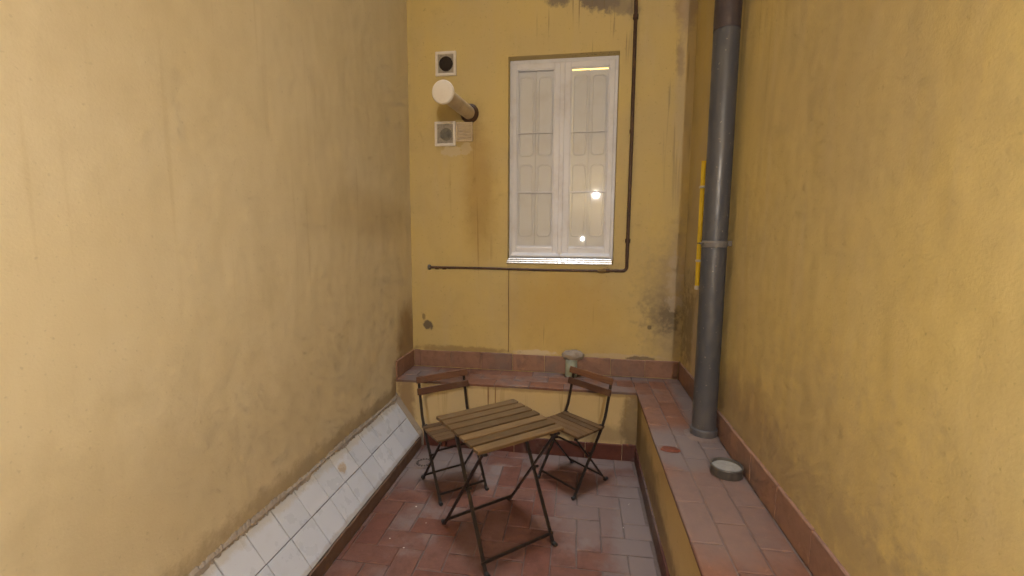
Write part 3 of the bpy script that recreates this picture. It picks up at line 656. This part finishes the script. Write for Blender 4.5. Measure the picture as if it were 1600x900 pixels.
# stub of pale drain pipe on the ledge
PX, PY = -0.052, YB-.072
t = thing('drain_stub', (PX, PY, ZL), 'pale grey pipe stub with mortar cap standing on the far ledge', 'pipe stub')
MB().tube([(PX, PY, ZL+.001), (PX, PY, ZL+.10), (PX, PY, ZL+.175)], [.052, .051, .050], 24).build('pipe', 'pale_pvc', t, smooth=True)
mc = MB(); seg = 28; prof = [(.060, .150), (.088, .158), (.098, .180), (.092, .200), (.070, .216), (.035, .226), (.0, .228)]
o0 = len(mc.v)
for r, h in prof:
    for k in range(seg):
        a = 2*math.pi*k/seg; rr = r*(1+random.uniform(-.07, .07)); y = PY+rr*math.sin(a)*.72
        mc.v.append(Vector((PX+.012+rr*math.cos(a), min(y, YB-.0005), ZL+h+random.uniform(-.004, .004))))
for i in range(len(prof)-1):
    for k in range(seg): mc.f.append((i*seg+k, i*seg+(k+1) % seg, (i+1)*seg+(k+1) % seg, (i+1)*seg+k))
mc.build('mortar_cap', 'mortar', t, smooth=True)

# ------------------------------------------------------------------ downpipe, conduit, ring
DX, DY = 0.772, 2.75
t = thing('downpipe', (DX, DY, ZL), 'thick grey plastic downpipe standing on the right ledge', 'downpipe')
MB().tube([(DX, DY, ZL+.05), (DX+.001, DY, 1.2), (DX, DY, 1.71)], .069, 40).build('pipe', 'pvc', t, smooth=True)
MB().tube([(DX, DY, 1.745), (DX+.001, DY, 2.3), (DX, DY, 2.899)], .069, 40).build('pipe', 'pvc', t, smooth=True)
MB().tube([(DX, DY, 2.90), (DX+.003, DY, 4.0), (DX, DY, WALL_H-.1)], .070, 40).build('pipe', 'pvc_old', t, smooth=True)
MB().lathe([(.069, .0), (.0715, .002), (.0720, .02), (.0715, .034), (.069, .037)], (DX, DY, 1.71), seg=40).build('coupling', 'pvc_band', t, smooth=True)
MB().lathe([(.079, .0), (.079, .045), (.077, .052), (.069, .056)], (DX, DY, ZL+.001), seg=40).build('base_collar', 'pvc', t, smooth=True)
cc = MB(); seg = 36
for r, h in ((.112, .0005), (.102, .004), (.090, .009), (.078, .014)):
    for k in range(seg):
        a = 2*math.pi*k/seg; rr = r*(1+random.uniform(-.06, .06)); cc.v.append(Vector((min(DX+rr*math.cos(a), XR-.014), DY+rr*math.sin(a), ZL+h+.001)))
for i in range(3):
    for k in range(seg): cc.f.append((i*seg+k, i*seg+(k+1) % seg, (i+1)*seg+(k+1) % seg, (i+1)*seg+k))
cc.build('cement_bed', 'bed', t, smooth=True)
cl = MB()
cl.bar((DX-.072, DY-.03, 1.733), (DX-.098, DY-.042, 1.733), .022, .006); cl.tube([(DX-.088, DY-.050, 1.733), (DX-.088, DY-.025, 1.733)], .005, 8)
cl.build('clamp_bolt', 'rim_metal', t)
for z in (1.732, 3.6):
    MB().box(DX+.05, XR-.0005, DY-.012, DY+.012, z-.015, z+.015).build('bracket', 'rim_metal', t)
tag(MB().tube([(XR-.022, 3.37, 1.42), (XR-.020, 3.373, 1.9), (XR-.020, 3.37, 2.30)], .0165, 14).build('yellow_conduit', 'yellow', origin=(XR-.02, 3.37, 1.42), smooth=True), 'bright yellow upright plastic tube on the right wall behind the downpipe', 'conduit')
cap = tag(MB().tube([(XR-.022, 3.37, 1.392), (XR-.022, 3.37, 1.419)], .0185, 14).build('conduit_socket', 'white_plastic', origin=(XR-.02, 3.37, 1.392), smooth=True))
yc = bpy.data.objects['yellow_conduit']; cap.parent = yc; cap.location = (-.002+.002, 0, -.028)
for z in (1.60, 2.12): MB().box(XR-.040, XR-.0005, 3.352, 3.390, z-.008, z+.008, .002).build('clip', 'white_plastic', yc, origin=(XR-.02, 3.37, 1.42))
RX, RY = 0.768, 2.30
t = thing('ring_pan', (RX, RY, ZL), 'low round metal ring filled with pale cement, on the right ledge near the downpipe', 'ring')
MB().lathe([(.074, .001), (.076, .008), (.077, .040), (.079, .046), (.077, .050), (.071, .050), (.070, .044), (.070, .034)], (RX, RY, ZL), seg=40).build('rim', 'rim_metal', t, smooth=True)
MB().lathe([(.0705, .036), (.05, .037), (.0, .038)], (RX, RY, ZL), seg=30).build('filling', 'cement', t, smooth=True)

# shard of red clay lying on the ledge
sh = MB(); ol = [(-.055, -.012), (-.035, .022), (.0, .030), (.035, .018), (.060, -.008), (.038, -.030), (.0, -.034), (-.034, -.028)]
sh.add([(0.532+x, 2.522+y, ZL+.0015) for x, y in ol] + [(0.532+x*.86, 2.522+y*.84, ZL+.011+random.uniform(-.003, .003)) for x, y in ol], [tuple(range(8))[::-1], tuple(range(8, 16))] + [(i, (i+1) % 8, (i+1) % 8+8, i+8) for i in range(8)])
tag(sh.build('clay_shard', 'clay', origin=(.532, 2.522, ZL)), 'small bright red clay shard lying on the inner edge of the right ledge', 'shard')
# floor drain
t = thing('floor_drain', (-1.165, 3.153, 0.004), 'round grey floor drain with a ring of dark slots, by the sloping tiles', 'drain')
MB().lathe([(.078, -.004), (.076, .003), (.0, .0035)], (-1.165, 3.153, 0.004), seg=40).build('cover', 'bed', t, smooth=True)
dm = MB()
for k in range(16):
    a = 2*math.pi*k/16; c, s_ = math.cos(a), math.sin(a)
    dm.bar((-1.165+c*.043, 3.153+s_*.043, .0085), (-1.165+c*.062, 3.153+s_*.062, .0085), .010, .003)
dm.build('slot_ring', 'dark', t)

# flakes of paint fallen on the floor
fk = MB()
for (x, y) in ((-1.06, 2.28), (-0.95, 2.22), (-1.02, 2.6), (-0.93, 1.97), (0.02, 2.98), (-0.62, 2.9), (-0.9, 2.45), (0.3, 2.6), (0.36, 2.85), (-0.1, 2.1)):
    a = random.uniform(0, 6); r = random.uniform(.003, .0065)
    fk.add([(x+r*math.cos(a+q)*random.uniform(.6, 1), y+r*math.sin(a+q)*random.uniform(.6, 1), .0045+random.uniform(0, .003)) for q in (0, 1.3, 2.4, 3.6, 5)]+[(x, y, .009)], [(0, 1, 5), (1, 2, 5), (2, 3, 5), (3, 4, 5), (4, 0, 5)])
tag(fk.build('paint_flakes', 'flake'), 'white paint flakes scattered on the floor tiles', 'debris', kind='stuff')

# ------------------------------------------------------------------ table
TX, TY, TR = -0.4441, 2.4293, 0.7218
tb = thing('folding_table', (TX, TY, 0), 'square folding table with wooden slat top and crossed metal legs', 'table', rz=TR, local=True)
TH = 0.70; n_s = 7; sw = 0.54/n_s
for k in range(n_s):
    b0 = -.27 + k*sw
    mb = MB().box(-.275, .275, -sw/2+.0085, sw/2-.0085, -.010, .010, .0025)
    o = mb.build('slat', 'table_wood', tb, origin=(0, 0, 0)); o.location = (random.uniform(-.0015, .0015), b0+sw/2, TH-.010+random.uniform(-.001, .001)); o.rotation_euler = (random.gauss(0, .004), 0, random.gauss(0, .0015))
FXL, FYL = 0.235, 0.245
for s in (-1, 1):
    MB().bar((s*.232, -.265, TH-.0275), (s*.232, .265, TH-.0275), .020, .013, (1, 0, 0) if False else (0, 0, 1)).build('top_rail', 'metal', tb)
    for (top, foot, ins) in (((-.235, TH-.034), (.245, .012), .0), ((.115, TH-.034), (-.245, .012), .013)):
        xa = s*(FXL-ins)
        lg = MB().bar((xa, top[0], top[1]), (xa, foot[0], foot[1]), .010, .021, (1, 0, 0), .002)
        sg = 1 if foot[0] > 0 else -1
        lg.bar((xa, foot[0]-sg*.004, .014), (xa, foot[0]+sg*.022, .010), .010, .016, (0, 0, 1))
        lg_o = lg.build('leg', 'metal', tb)
        MB().tube([(xa, foot[0]+sg*.006, .0125), (xa, foot[0]+sg*.030, .0125)], [.0125, .0122], 10).build('rubber_foot', 'rubber', lg_o, smooth=True)
    MB().tube([(s*(FXL+.008), -.060, .352+.035), (s*(FXL-.026), -.060, .352+.035)], .008, 10).build('pivot', 'metal', tb)
for (b, z) in ((.2145, .055), (-.2235, .055)):
    MB().bar((-FXL, b, z), (FXL, b, z), .009, .016).build('crossbar', 'metal', tb)
MB().bar((-FXL+.01, .115, TH-.045), (FXL-.01, .115, TH-.045), .012, .012).build('crossbar', 'metal', tb)
for s in (-1, 1): MB().bar((s*.222, .115, TH-.05), (s*.222, .0, TH-.04), .006, .012, (1, 0, 0)).build('latch', 'metal', tb)

# ------------------------------------------------------------------ chairs (local: forward = +y)
def make_chair(label):
    c = thing('folding_chair', (0, 0, 0), label, 'chair', local=True, group='folding chairs at the table')
    ns = 5; d0, d1 = -.125, .165; w = (d1-d0)/ns
    for k in range(ns):
        o = MB().box(-.188, .188, -w/2+.0035, w/2-.0035, -.008, .008, .0025).build('seat_slat', 'chair_wood', c, origin=(0, 0, 0))
        o.location = (random.uniform(-.001, .001), d0+w*(k+.5), .428 + .004*(k-2)**2*.25 + .004*k*.3); o.rotation_euler.x = .01*(k-2)
    for s in (-1, 1):
        MB().bar((s*.158, d0+.01, .4135), (s*.158, d1-.006, .4165), .010, .016).build('seat_rail', 'metal', c)
        # back upright runs on down to the front foot
        up = [(s*.172, .168, .012), (s*.173, .03, .222), (s*.174, -.105, .418), (s*.175, -.145, .50), (s*.175, -.170, .60), (s*.175, -.190, .69), (s*.175, -.207, .768)]
        q = MB()
        for a, b in zip(up[:-1], up[1:]): q.bar(a, Vector(b)+(Vector(b)-Vector(a)).normalized()*.003, .009, .018, (1, 0, 0))
        uo = q.build('upright', 'metal', c)
        MB().tube([(s*.172, .160, .0125), (s*.172, .186, .0125)], [.0125, .012], 10).build('rubber_foot', 'rubber', uo, smooth=True)
        lo = MB().bar((s*.160, .140, .405), (s*.160, -.185, .012), .009, .018, (1, 0, 0), .002).build('leg', 'metal', c)
        MB().tube([(s*.160, -.178, .0125), (s*.160, -.206, .0125)], [.0125, .012], 10).build('rubber_foot', 'rubber', lo, smooth=True)
        MB().tube([(s*.150, -.001, .253+.018), (s*.184, -.001, .253+.018)], .007, 10).build('pivot', 'metal', c)
        MB().tube([(s*.150, -.118, .437), (s*.186, -.118, .437)], .009, 10).build('bolt', 'metal', c)
    for z, b in ((.752, -.190), (.672, -.172)):
        o = MB().box(-.198, .198, -.009, .009, -.024, .024, .003).build('back_slat', 'back_wood', c, origin=(0, 0, 0)); o.location = (0, b+.004, z); o.rotation_euler.x = .22
    MB().bar((-.17, .140, .055), (.17, .140, .055), .008, .013).build('crossbar', 'metal', c)
    MB().bar((-.158, -.148, .055), (.158, -.148, .055), .008, .013).build('crossbar', 'metal', c)
    MB().bar((-.158, .082, .335), (.158, .082, .335), .008, .010).build('crossbar', 'metal', c)
    return c
def copy_tree(o, parent=None):
    c = o.copy(); COL.objects.link(c); c.parent = parent
    for ch in list(o.children): copy_tree(ch, c)
    return c
ch1 = make_chair('brown slatted folding chair by the right ledge, its seat clear of the table')
ch2 = copy_tree(ch1)
ch1.location = (-0.023, 3.095, 0); ch1.rotation_euler.z = 2.435
ch2.location = (-0.849, 2.892, 0); ch2.rotation_euler.z = -2.439
ch2['label'] = 'brown slatted folding chair near the floor drain, partly hidden by the table'

# ------------------------------------------------------------------ wall lamp
t = thing('wall_lamp', (.305, YN, 2.67), 'round glowing lamp on the house wall behind the photographer', 'lamp')
MB().lathe([(.0, .0), (.05, .0), (.05, .012), (.03, .02), (.026, .05)], (.305, YN+.001, 2.67), (0, 1, 0), 24).build('base', 'white_plastic', t, smooth=True)
g = MB().lathe([(.045*math.sin(math.pi*k/10), -.045*math.cos(math.pi*k/10)) for k in range(11)], (.305, YN+.100, 2.67), seg=16).build('globe', 'globe', t, smooth=True)

for o in list(bpy.data.objects):
    if '_o' in o: del o['_o']
